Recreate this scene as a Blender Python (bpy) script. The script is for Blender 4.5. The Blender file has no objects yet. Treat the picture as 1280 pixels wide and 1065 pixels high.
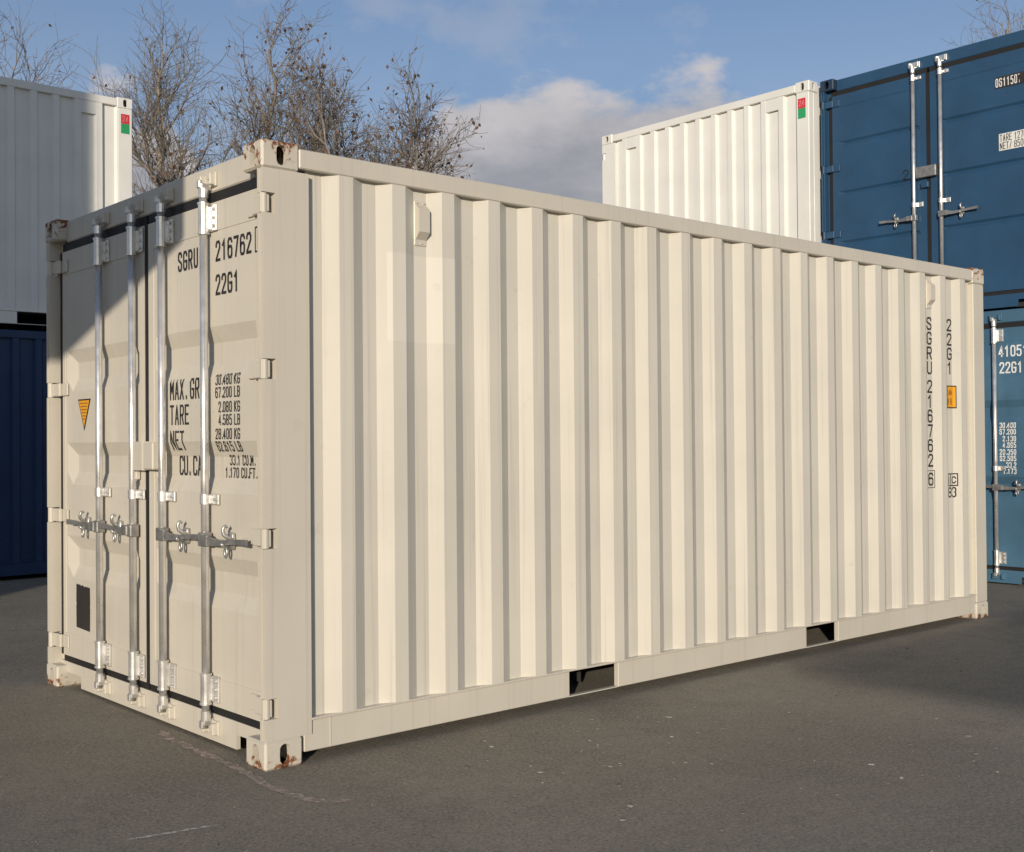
import bpy, bmesh, math, random
import numpy as np
from mathutils import Vector, Matrix
R = math.radians
random.seed(11)
SC = bpy.context.scene
COL = SC.collection

# ------------------------------------------------------------------ camera
CAM_POS = Vector((-2.4282, -4.3009, 1.3416))
yaw, pit, rol, FPX = 0.8498, 0.0123, -0.0083, 1480.73
fw = Vector((math.cos(yaw)*math.cos(pit), math.sin(yaw)*math.cos(pit), math.sin(pit)))
r0 = Vector((math.sin(yaw), -math.cos(yaw), 0)); u0 = r0.cross(fw)
rt = r0*math.cos(rol) + u0*math.sin(rol); up = -r0*math.sin(rol) + u0*math.cos(rol)
cd = bpy.data.cameras.new('camera'); cam = bpy.data.objects.new('camera', cd); COL.objects.link(cam)
cd.sensor_width = 36; cd.lens = FPX*36/1280; cd.clip_end = 3000; cd.clip_start = 0.05
m = Matrix.Identity(4)
for i in range(3):
    m[i][0] = rt[i]; m[i][1] = up[i]; m[i][2] = -fw[i]; m[i][3] = CAM_POS[i]
cam.matrix_world = m
SC.camera = cam

# ------------------------------------------------------------------ light
SUN_EL = R(11.3)
SD = Vector((0.755, 0.656, 0)).normalized()            # the way the light travels over the ground
sun_dir = Vector((SD.x*math.cos(SUN_EL), SD.y*math.cos(SUN_EL), -math.sin(SUN_EL)))
sl = bpy.data.lights.new('sun', 'SUN'); sl.energy = 3.85; sl.angle = R(0.5); sl.color = (1.0, 0.885, 0.745)
so = bpy.data.objects.new('sun', sl); COL.objects.link(so); so.location = (-30, -26, 20)
so.rotation_euler = sun_dir.to_track_quat('-Z', 'Y').to_euler()

W = bpy.data.worlds.new('World'); SC.world = W; W.use_nodes = True
nt = W.node_tree; N = nt.nodes; N.clear()
def nd(t, **k):
    n = N.new(t)
    for a, b in k.items(): setattr(n, a, b)
    return n
def lk(a, b): nt.links.new(a, b)
def mth(op, a, b=None, c=None, clamp=False):
    n = nd('ShaderNodeMath', operation=op, use_clamp=clamp)
    for i, v in enumerate((a, b, c)):
        if v is None: continue
        if isinstance(v, (int, float)): n.inputs[i].default_value = v
        else: lk(v, n.inputs[i])
    return n.outputs[0]
def mrange(v, a, b, c, d, smooth=True):
    n = nd('ShaderNodeMapRange', interpolation_type='SMOOTHSTEP' if smooth else 'LINEAR')
    lk(v, n.inputs[0])
    for i, x in enumerate((a, b, c, d)): n.inputs[i+1].default_value = x
    return n.outputs[0]
sky = nd('ShaderNodeTexSky', sky_type='NISHITA', sun_disc=False)
sky.sun_elevation = SUN_EL; sky.sun_rotation = math.atan2(-SD.x, -SD.y)
sky.altitude = 50; sky.air_density = 1.0; sky.dust_density = 0.9; sky.ozone_density = 4.0
tc = nd('ShaderNodeTexCoord'); sep = nd('ShaderNodeSeparateXYZ'); lk(tc.outputs['Generated'], sep.inputs[0])
flat = nd('ShaderNodeVectorMath', operation='MULTIPLY'); lk(tc.outputs['Generated'], flat.inputs[0]); flat.inputs[1].default_value = (1, 1, 1.9)
def noise(scale, detail, rough, off):
    mp = nd('ShaderNodeVectorMath', operation='ADD'); lk(flat.outputs[0], mp.inputs[0]); mp.inputs[1].default_value = off
    n = nd('ShaderNodeTexNoise'); n.inputs['Scale'].default_value = scale; n.inputs['Detail'].default_value = detail
    n.inputs['Roughness'].default_value = rough; lk(mp.outputs[0], n.inputs['Vector']); return n.outputs[0]
el = sep.outputs[2]
n1 = noise(9.0, 9, 0.56, (3.1, 0.4, 1.2)); n2 = noise(3.0, 3, 0.5, (7.7, 2.3, 0.1)); n3 = noise(4.2, 8, 0.6, (2.2, 6.1, 9.4))
# cumulus banks low over the horizon, tallest in one quarter of the sky, thin wisps above
az = mth('ARCTAN2', sep.outputs[1], sep.outputs[0])
lobe1 = mth('MULTIPLY', mrange(az, R(51.0), R(58.5), 1.0, 0.0), mrange(az, R(30.0), R(39.0), 0.0, 1.0))
lobe2 = mrange(mth('ABSOLUTE', mth('SUBTRACT', az, R(66.5))), R(1.5), R(6.0), 1.0, 0.0)
rise = mth('MAXIMUM', mth('MULTIPLY', lobe1, 0.215), mth('MULTIPLY', lobe2, 0.205))
top = mth('ADD', mth('ADD', rise, 0.085), mth('MULTIPLY', mth('SUBTRACT', n2, 0.5), 0.10))
edge = mth('ADD', mth('SUBTRACT', top, el), mth('MULTIPLY', mth('SUBTRACT', n1, 0.5), 0.21))
bank = mrange(edge, 0.0, 0.045, 0, 0.96)
wisp = mth('MULTIPLY', mrange(n3, 0.48, 0.70, 0, 0.42), mrange(el, 0.1, 0.6, 1, 0.6))
veil = mrange(el, 0.0, 0.42, 0.62, 0.12)
cover = mth('MAXIMUM', mth('MAXIMUM', bank, wisp), veil)
cshade = mrange(mth('ADD', mth('MULTIPLY', mth('SUBTRACT', el, top), 1.0), mth('MULTIPLY', mth('SUBTRACT', n1, 0.5), 0.30)), -0.13, 0.035, 0.0, 1.0)
cr = nd('ShaderNodeValToRGB'); lk(cshade, cr.inputs[0])
cr.color_ramp.elements[0].color = (2.5, 2.55, 2.85, 1); cr.color_ramp.elements[1].color = (4.9, 4.65, 4.7, 1)
mx = nd('ShaderNodeMix', data_type='RGBA'); lk(cover, mx.inputs[0]); lk(sky.outputs[0], mx.inputs[6]); lk(cr.outputs[0], mx.inputs[7])
bg = nd('ShaderNodeBackground'); bg.inputs[1].default_value = 0.12; lk(mx.outputs[2], bg.inputs[0])
wo = nd('ShaderNodeOutputWorld'); lk(bg.outputs[0], wo.inputs[0])
SC.view_settings.view_transform = 'Standard'; SC.view_settings.look = 'None'
SC.view_settings.exposure = 0.0; SC.view_settings.gamma = 1.0; SC.view_settings.use_curve_mapping = False

# ------------------------------------------------------------------ materials
MATS = {}
def mat(name, col, rough=0.5, metal=0.0, spec=0.5, var=0.08, vscale=2.5, bump=0.0, bscale=60, streak=0.0, rust=None, patch=None, wave=0.0):
    if name in MATS: return MATS[name]
    M = bpy.data.materials.new(name); M.use_nodes = True; t = M.node_tree; n = t.nodes
    b = n['Principled BSDF']; b.inputs['Roughness'].default_value = rough; b.inputs['Metallic'].default_value = metal
    b.inputs['Specular IOR Level'].default_value = spec
    co = n.new('ShaderNodeTexCoord')
    def nz(scale, detail=5, rg=0.55, vec=None, stretch=None):
        x = n.new('ShaderNodeTexNoise'); x.inputs['Scale'].default_value = scale; x.inputs['Detail'].default_value = detail; x.inputs['Roughness'].default_value = rg
        if stretch:
            mp = n.new('ShaderNodeMapping'); mp.inputs['Scale'].default_value = stretch; t.links.new(co.outputs['Object'], mp.inputs[0]); t.links.new(mp.outputs[0], x.inputs[0])
        else: t.links.new(co.outputs['Object'], x.inputs[0])
        return x.outputs[0]
    def mr(v, a, b2, c, d):
        x = n.new('ShaderNodeMapRange'); t.links.new(v, x.inputs[0])
        for i, q in enumerate((a, b2, c, d)): x.inputs[i+1].default_value = q
        return x.outputs[0]
    def mixc(f, a, c2, mode='MIX'):
        x = n.new('ShaderNodeMix'); x.data_type = 'RGBA'; x.blend_type = mode
        if isinstance(f, (int, float)): x.inputs[0].default_value = f
        else: t.links.new(f, x.inputs[0])
        for i, q in ((6, a), (7, c2)):
            if isinstance(q, tuple): x.inputs[i].default_value = (*q[:3], 1)
            else: t.links.new(q, x.inputs[i])
        return x.outputs[2]
    def mm(op, a, c2):
        x = n.new('ShaderNodeMath'); x.operation = op; x.use_clamp = True
        for i, q in enumerate((a, c2)):
            if isinstance(q, (int, float)): x.inputs[i].default_value = q
            else: t.links.new(q, x.inputs[i])
        return x.outputs[0]
    dark = tuple(c*(1-var*2.2) for c in col); lite = tuple(min(1, c*(1+var)) for c in col)
    c = mixc(mr(nz(vscale), 0.3, 0.72, 0, 1), dark, lite)
    if patch:
        sx = n.new('ShaderNodeSeparateXYZ'); t.links.new(co.outputs['Object'], sx.inputs[0])
        f = mm('MULTIPLY', mm('MULTIPLY', mr(sx.outputs[0], patch[0], patch[0]+.006, 0, 1), mr(sx.outputs[0], patch[1], patch[1]+.006, 1, 0)),
               mm('MULTIPLY', mr(sx.outputs[2], patch[2], patch[2]+.006, 0, 1), mr(sx.outputs[2], patch[3], patch[3]+.006, 1, 0)))
        c = mixc(mm('MULTIPLY', f, 0.75), c, patch[4])
    if streak:
        s = mr(nz(1.0, 4, 0.6, stretch=(42, 42, 0.5)), 0.55, 0.72, 0, 1)
        c = mixc(mm('MULTIPLY', s, streak), c, tuple(x*0.55 for x in col))
        g = mr(nz(9, 7, 0.7), 0.62, 0.8, 0, 1)
        c = mixc(mm('MULTIPLY', g, streak*0.8), c, (0.23, 0.19, 0.14))
    rough_s = None
    if rust:
        amt, z0, z1 = rust
        sx = n.new('ShaderNodeSeparateXYZ'); t.links.new(co.outputs['Object'], sx.inputs[0])
        g = mr(sx.outputs[2], z0, z1, 0.0, 1.0)
        v = mm('ADD', nz(17, 8, 0.68), mm('MULTIPLY', g, 0.20))
        rm = mr(v, 0.66-amt, 0.69-amt, 0, 1)
        rc = mixc(mr(nz(70, 4), 0.35, 0.65, 0, 1), (0.06, 0.022, 0.011), (0.30, 0.105, 0.035))
        halo = mr(v, 0.60-amt, 0.69-amt, 0, 0.45)
        c = mixc(halo, c, (0.42, 0.27, 0.15)); c = mixc(rm, c, rc); rough_s = mr(rm, 0, 1, rough, 0.9)
    t.links.new(c, b.inputs['Base Color'])
    if rough_s is not None: t.links.new(rough_s, b.inputs['Roughness'])
    else: t.links.new(mr(nz(7), 0.3, 0.7, max(0.05, rough-0.07), min(1, rough+0.1)), b.inputs['Roughness'])
    if bump or wave:
        h = mm('MULTIPLY', nz(bscale, 3), bump) if bump else None
        if wave:
            w = mm('MULTIPLY', nz(2.6, 1), wave); h = w if h is None else mm('ADD', h, w)
        bp = n.new('ShaderNodeBump'); bp.inputs['Strength'].default_value = 1.0; bp.inputs['Distance'].default_value = 0.01
        t.links.new(h, bp.inputs['Height']); t.links.new(bp.outputs[0], b.inputs['Normal'])
    MATS[name] = M; return M

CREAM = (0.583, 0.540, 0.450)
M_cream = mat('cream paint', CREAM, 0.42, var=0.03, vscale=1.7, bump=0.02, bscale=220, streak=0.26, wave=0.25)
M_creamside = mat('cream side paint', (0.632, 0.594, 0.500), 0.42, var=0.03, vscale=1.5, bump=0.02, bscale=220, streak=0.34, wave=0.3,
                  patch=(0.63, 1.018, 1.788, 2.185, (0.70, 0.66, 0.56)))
M_creamcast_t = mat('cream casting paint, rusty top', CREAM, 0.5, var=0.04, rust=(0.045, 2.50, 2.61), bump=0.05, bscale=90)
M_creamcast_b = mat('cream casting paint, chipped', CREAM, 0.5, var=0.04, rust=(-0.035, 0.12, 0.0), bump=0.06, bscale=90)
M_white = mat('white container paint', (0.75, 0.735, 0.675), 0.42, var=0.03, streak=0.05, wave=0.25)
M_blue = mat('blue container paint', (0.021, 0.070, 0.140), 0.45, var=0.08, streak=0.10, wave=0.2)
M_teal = mat('teal blue container paint', (0.062, 0.145, 0.225), 0.5, var=0.12, streak=0.16, wave=0.2)
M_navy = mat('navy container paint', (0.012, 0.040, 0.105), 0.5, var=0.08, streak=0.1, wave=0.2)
M_darkblue = mat('dark blue casting', (0.014, 0.035, 0.07), 0.55, var=0.1)
M_galv = mat('galvanised steel', (0.76, 0.745, 0.71), 0.30, metal=0.72, var=0.08, vscale=14, bump=0.03, bscale=140)
M_steel = mat('dull forged steel', (0.34, 0.33, 0.31), 0.42, metal=0.6, var=0.15, vscale=25, bump=0.08, bscale=120)
M_zinc = mat('weathered zinc', (0.50, 0.49, 0.46), 0.36, metal=0.7, var=0.15, vscale=20, bump=0.06, bscale=120)
M_rubber = mat('black rubber gasket', (0.013, 0.012, 0.011), 0.65, var=0.1)
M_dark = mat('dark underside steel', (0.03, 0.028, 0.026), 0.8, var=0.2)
M_black = mat('black lettering', (0.022, 0.020, 0.020), 0.5, var=0.1)
M_whitetxt = mat('white lettering', (0.80, 0.80, 0.76), 0.5, var=0.03)
M_yellow = mat('yellow sticker', (0.80, 0.36, 0.015), 0.4, var=0.04)
M_red = mat('red sticker', (0.62, 0.035, 0.045), 0.4, var=0.06)
M_green = mat('green sticker', (0.03, 0.34, 0.12), 0.4, var=0.06)
M_stickw = mat('white sticker', (0.75, 0.74, 0.68), 0.45, var=0.05)
M_blackst = mat('black vinyl sticker', (0.035, 0.030, 0.027), 0.5, var=0.15)
M_bark = mat('grey brown bark', (0.275, 0.24, 0.195), 0.85, var=0.25, vscale=3)
M_twig = mat('twig bark', (0.225, 0.19, 0.15), 0.85, var=0.25, vscale=3)
M_leaf = mat('dead brown leaves', (0.13, 0.068, 0.036), 0.8, var=0.35, vscale=4)
M_conc = mat('grey concrete', (0.3, 0.29, 0.27), 0.8, var=0.15)

# ------------------------------------------------------------------ mesh helpers
class MB:
    def __init__(s): s.v = []; s.f = []
    def add(s, vs, fs):
        k = len(s.v); s.v += [tuple(p) for p in vs]; s.f += [tuple(i+k for i in q) for q in fs]; return s
    def box(s, x0, x1, y0, y1, z0, z1):
        return s.add([(x0,y0,z0),(x1,y0,z0),(x1,y1,z0),(x0,y1,z0),(x0,y0,z1),(x1,y0,z1),(x1,y1,z1),(x0,y1,z1)],
                     [(0,3,2,1),(4,5,6,7),(0,1,5,4),(1,2,6,5),(2,3,7,6),(3,0,4,7)])
    def cbox(s, x0, x1, y0, y1, z0, z1, b=0.004):      # box with chamfered edges
        b = min(b, (x1-x0)*.45, (y1-y0)*.45, (z1-z0)*.45)
        bm = bmesh.new(); bmesh.ops.create_cube(bm, size=1)
        for v in bm.verts: v.co = Vector(((x0+x1)/2+v.co.x*(x1-x0), (y0+y1)/2+v.co.y*(y1-y0), (z0+z1)/2+v.co.z*(z1-z0)))
        bmesh.ops.bevel(bm, geom=bm.edges[:], offset=b, segments=1, affect='EDGES')
        bm.verts.index_update()
        s.add([v.co[:] for v in bm.verts], [[v.index for v in f.verts] for f in bm.faces]); bm.free(); return s
    def prism(s, poly, axis, a, b):                    # polygon (2-D) extruded along an axis
        def P(p, q): return {2: (p[0], p[1], q), 1: (p[0], q, p[1]), 0: (q, p[0], p[1])}[axis]
        n = len(poly); vs = [P(p, a) for p in poly] + [P(p, b) for p in poly]
        fs = [tuple(range(n))[::-1], tuple(range(n, 2*n))] + [(i, (i+1) % n, n+(i+1) % n, n+i) for i in range(n)]
        return s.add(vs, fs)
    def tube(s, pts, rads, sides=8, cap=True):
        pts = [Vector(p) for p in pts]; k = len(s.v); n = len(pts)
        ref = None
        for i, p in enumerate(pts):
            d = (pts[min(i+1, n-1)] - pts[max(i-1, 0)]).normalized()
            if ref is None:
                ref = d.orthogonal().normalized()
            ref = (ref - d*ref.dot(d))
            ref = ref.normalized() if ref.length > 1e-6 else d.orthogonal().normalized()
            bi = d.cross(ref); r = rads[i] if hasattr(rads, '__len__') else rads
            for j in range(sides):
                a = 2*math.pi*j/sides; s.v.append(tuple(p + ref*(r*math.cos(a)) + bi*(r*math.sin(a))))
        for i in range(n-1):
            for j in range(sides):
                j2 = (j+1) % sides
                s.f.append((k+i*sides+j, k+i*sides+j2, k+(i+1)*sides+j2, k+(i+1)*sides+j))
        if cap:
            s.f.append(tuple(k+j for j in range(sides))[::-1]); s.f.append(tuple(k+(n-1)*sides+j for j in range(sides)))
        return s
    def build(s, name, material, parent=None, smooth=False, flip=False):
        me = bpy.data.meshes.new(name); me.from_pydata(s.v, [], s.f)
        bm = bmesh.new(); bm.from_mesh(me)
        if not flip: bmesh.ops.recalc_face_normals(bm, faces=bm.faces[:])
        bm.to_mesh(me); bm.free()
        if smooth:
            for p in me.polygons: p.use_smooth = True
        me.materials.append(material)
        o = bpy.data.objects.new(name, me); COL.objects.link(o)
        if parent is not None: o.parent = parent
        return o
def part(name, parent, material, fn, smooth=False):
    b = MB(); fn(b); return b.build(name, material, parent, smooth)
def thing(name, label, cat, loc=(0,0,0), rz=0.0, group=None):
    o = bpy.data.objects.new(name, None); COL.objects.link(o); o.location = loc; o.rotation_euler = (0, 0, rz)
    o.empty_display_size = 0.3
    o['label'] = label; o['category'] = cat
    if group: o['group'] = group
    return o

# ------------------------------------------------------------------ lettering (stroke glyphs laid onto real surfaces)
G = {
 '0': [[(0,.15),(0,.85),(.2,1),(.8,1),(1,.85),(1,.15),(.8,0),(.2,0),(0,.15)]],
 '1': [[(.15,.78),(.55,1),(.55,0)]],
 '2': [[(0,.78),(0,.87),(.2,1),(.8,1),(1,.87),(1,.66),(0,.04),(0,0),(1,0)]],
 '3': [[(0,.85),(.2,1),(.8,1),(1,.87),(1,.63),(.8,.52),(1,.41),(1,.13),(.8,0),(.2,0),(0,.15)]],
 '4': [[(.72,0),(.72,1),(0,.25),(1,.25)]],
 '5': [[(.95,1),(.08,1),(.04,.56),(.3,.62),(.8,.6),(1,.47),(1,.13),(.8,0),(.2,0),(0,.14)]],
 '6': [[(1,.84),(.8,1),(.2,1),(0,.86),(0,.14),(.2,0),(.8,0),(1,.14),(1,.45),(.8,.58),(.2,.58),(0,.45)]],
 '7': [[(0,1),(1,1),(.4,0)]],
 '8': [[(.2,.52),(0,.63),(0,.87),(.2,1),(.8,1),(1,.87),(1,.63),(.8,.52),(.2,.52),(0,.4),(0,.13),(.2,0),(.8,0),(1,.13),(1,.4),(.8,.52)]],
 '9': [[(0,.16),(.2,0),(.8,0),(1,.14),(1,.86),(.8,1),(.2,1),(0,.86),(0,.55),(.2,.42),(.8,.42),(1,.55)]],
 'S': [[(1,.8),(1,.87),(.8,1),(.2,1),(0,.87),(0,.66),(.15,.57),(.85,.43),(1,.34),(1,.13),(.8,0),(.2,0),(0,.13),(0,.22)]],
 'G': [[(1,.8),(1,.87),(.8,1),(.2,1),(0,.85),(0,.15),(.2,0),(.8,0),(1,.15),(1,.47),(.55,.47)]],
 'R': [[(0,0),(0,1),(.75,1),(1,.87),(1,.6),(.75,.48),(.05,.48)],[(.55,.47),(1,0)]],
 'U': [[(0,1),(0,.15),(.2,0),(.8,0),(1,.15),(1,1)]],
 'M': [[(0,0),(0,1),(.5,.35),(1,1),(1,0)]], 'A': [[(0,0),(.5,1),(1,0)],[(.2,.3),(.8,.3)]],
 'X': [[(0,0),(1,1)],[(0,1),(1,0)]], '.': [[(.35,.0),(.35,.1)]], 'T': [[(0,1),(1,1)],[(.5,1),(.5,0)]],
 'E': [[(1,1),(0,1),(0,0),(1,0)],[(0,.52),(.8,.52)]], 'N': [[(0,0),(0,1),(1,0),(1,1)]],
 'C': [[(1,.8),(1,.87),(.8,1),(.2,1),(0,.85),(0,.15),(.2,0),(.8,0),(1,.13),(1,.2)]],
 'K': [[(0,0),(0,1)],[(1,1),(.05,.45)],[(.3,.6),(1,0)]], 'L': [[(0,1),(0,0),(1,0)]],
 'B': [[(0,0),(0,1),(.75,1),(1,.87),(1,.63),(.8,.52),(1,.41),(1,.13),(.75,0),(0,0)],[(.05,.52),(.8,.52)]],
 'F': [[(0,0),(0,1),(1,1)],[(0,.52),(.8,.52)]], 'O': [[(0,.15),(0,.85),(.2,1),(.8,1),(1,.85),(1,.15),(.8,0),(.2,0),(0,.15)]],
 'P': [[(0,0),(0,1),(.75,1),(1,.87),(1,.58),(.75,.46),(.05,.46)]], '/': [[(.1,0),(.9,1)]],
 'i': [[(.5,0),(.5,.65)],[(.5,.85),(.5,.98)]], 'c': [[(1,.55),(.8,.7),(.2,.7),(0,.55),(0,.15),(.2,0),(.8,0),(1,.15)]],
 'V': [[(0,1),(.5,0),(1,1)]], '-': [[(.1,.5),(.9,.5)]],
}
def stroke(mb, pts, w, fmap, off, maxlen=0.012):
    P = [Vector(p).to_2d() for p in pts]
    Q = [P[0]]
    for a, b in zip(P, P[1:]):
        k = max(1, int((b-a).length/maxlen))
        for i in range(1, k+1): Q.append(a+(b-a)*(i/k))
    n = len(Q); L = []; closed = (P[0]-P[-1]).length < 1e-6
    for i in range(n):
        a = Q[i-1] if i > 0 else (Q[-2] if closed else None); b = Q[i+1] if i < n-1 else (Q[1] if closed else None)
        d1 = (Q[i]-a).normalized() if a is not None else None; d2 = (b-Q[i]).normalized() if b is not None else None
        if d1 is None: d1 = d2
        if d2 is None: d2 = d1
        t = d1+d2
        t = d1 if t.length < 1e-4 else t.normalized()
        nn = Vector((-t.y, t.x)); c = max(0.5, nn.dot(Vector((-d1.y, d1.x))))
        o = nn*(w/2/c); e = Vector((0, 0))
        if not closed and i == 0: e = -t*(w/2)
        if not closed and i == n-1: e = t*(w/2)
        L.append((Q[i]+o+e, Q[i]-o+e))
    vs = []; fs = []
    for a, b in L: vs += [fmap(a.x, a.y, off), fmap(b.x, b.y, off)]
    for i in range(n-1): fs.append((2*i, 2*i+1, 2*i+3, 2*i+2))
    mb.add(vs, fs)
def text(mb, s, u, v, h, cw, pitch, sw, fmap, off=0.0025, vertical=False):
    k = 0
    for ch in s:
        for st in G.get(ch, []):
            stroke(mb, [(u+sw/2+p[0]*(cw-sw), v+sw/2+p[1]*(h-sw)) for p in st], sw, fmap, off + 0.0002*(k % 4)); k += 1
        if vertical: v -= pitch
        else: u += pitch*(0.5 if ch == '.' else .55 if ch == ' ' else 1)
def rect(mb, u0, u1, v0, v1, fmap, off, nu=6, nv=6):
    vs = []; fs = []
    for j in range(nv+1):
        for i in range(nu+1): vs.append(fmap(u0+(u1-u0)*i/nu, v0+(v1-v0)*j/nv, off))
    for j in range(nv):
        for i in range(nu): a = j*(nu+1)+i; fs.append((a, a+1, a+nu+2, a+nu+1))
    mb.add(vs, fs)

# ------------------------------------------------------------------ containers
def casting(mb, x0, x1, y0, y1, z0, z1, holes):
    """hollow corner casting; holes = set of faces among x-,x+,y-,y+ that carry the oval opening"""
    b = 0.009; n = 20
    def face(o, ud, vd, nn, w, h, hole):
        o, ud, vd, nn = Vector(o), Vector(ud), Vector(vd), Vector(nn)
        cor = [o+ud*b+vd*b, o+ud*(w-b)+vd*b, o+ud*(w-b)+vd*(h-b), o+ud*b+vd*(h-b)]
        if not hole:
            mb.add(cor, [(0,1,2,3)]); return
        cx, cy = w*0.52, h*0.5; rx, ry = 0.0245, 0.042
        hp = []; op = []
        angs = [2*math.pi*i/n for i in range(n)]
        for a in angs:
            c, s_ = math.cos(a), math.sin(a)
            px = rx*c; py = (ry-rx)*(1 if s_ > 1e-6 else -1 if s_ < -1e-6 else 0) + rx*s_
            hp.append(o+ud*(cx+px)+vd*(cy+py))
            tx = ((w-b-cx) if c > 0 else (cx-b))/max(abs(c), 1e-6); ty = ((h-b-cy) if s_ > 0 else (cy-b))/max(abs(s_), 1e-6)
            tt = min(tx, ty); op.append([cx+c*tt, cy+s_*tt])
        for gx, gy in ((b,b),(w-b,b),(w-b,h-b),(b,h-b)):
            k = min(range(n), key=lambda i: (op[i][0]-gx)**2+(op[i][1]-gy)**2); op[k] = [gx, gy]
        op = [o+ud*p[0]+vd*p[1] for p in op]; inn = [p-nn*0.026 for p in hp]
        mb.add(op+hp+inn, [(i, (i+1) % n, n+(i+1) % n, n+i) for i in range(n)] + [(n+i, n+(i+1) % n, 2*n+(i+1) % n, 2*n+i) for i in range(n)])
    X, Y, Z = x1-x0, y1-y0, z1-z0
    face((x0,y1,z0),(0,-1,0),(0,0,1),(-1,0,0),Y,Z,'x-' in holes)
    face((x1,y0,z0),(0,1,0),(0,0,1),(1,0,0),Y,Z,'x+' in holes)
    face((x0,y0,z0),(1,0,0),(0,0,1),(0,-1,0),X,Z,'y-' in holes)
    face((x1,y1,z0),(-1,0,0),(0,0,1),(0,1,0),X,Z,'y+' in holes)
    face((x0,y0,z1),(1,0,0),(0,1,0),(0,0,1),X,Y,False); face((x0,y1,z0),(1,0,0),(0,-1,0),(0,0,-1),X,Y,False)
    xs, ys, zs = (x0,x1), (y0,y1), (z0,z1)
    sg = lambda i: 1 if i == 0 else -1
    for j in (0,1):
        for k in (0,1):
            dy, dz = sg(j)*b, sg(k)*b
            mb.add([(x0+b,ys[j],zs[k]+dz),(x1-b,ys[j],zs[k]+dz),(x1-b,ys[j]+dy,zs[k]),(x0+b,ys[j]+dy,zs[k])],[(0,1,2,3)])
            mb.add([(xs[j],y0+b,zs[k]+dz),(xs[j],y1-b,zs[k]+dz),(xs[j]+dy,y1-b,zs[k]),(xs[j]+dy,y0+b,zs[k])],[(0,1,2,3)])
            mb.add([(xs[j]+dy,ys[k],z0+b),(xs[j]+dy,ys[k],z1-b),(xs[j],ys[k]+dz,z1-b),(xs[j],ys[k]+dz,z0+b)],[(0,1,2,3)])
    for i in (0,1):
        for j in (0,1):
            for k in (0,1):
                mb.add([(xs[i]+sg(i)*b,ys[j],zs[k]+sg(k)*b) if False else (xs[i], ys[j]+sg(j)*b, zs[k]+sg(k)*b), (xs[i]+sg(i)*b, ys[j], zs[k]+sg(k)*b), (xs[i]+sg(i)*b, ys[j]+sg(j)*b, zs[k])],[(0,1,2)])

HINGES = (2.33, 1.645, 0.947, 0.25)
FACE = 0.055                                                # how far behind the castings the door leaf lies
def corr(start, end, first, pitch, fo, sl_, dep):
    """profile of a corrugated sheet: list of (x, depth); slopes in begin at first + k*pitch"""
    pts = []; k = -2
    inn = pitch - fo - 2*sl_
    while first+k*pitch < end+pitch:
        a = first+k*pitch
        pts += [(a,0),(a+sl_,dep),(a+sl_+inn,dep),(a+2*sl_+inn,0)]; k += 1
    def dp(x):
        for (a, d1), (b, d2) in zip(pts, pts[1:]):
            if a <= x <= b: return d1+(d2-d1)*(x-a)/(b-a)
        return dep
    out = [(start, dp(start))] + [p for p in pts if start < p[0] < end] + [(end, dp(end))]
    return out, dp

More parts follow.
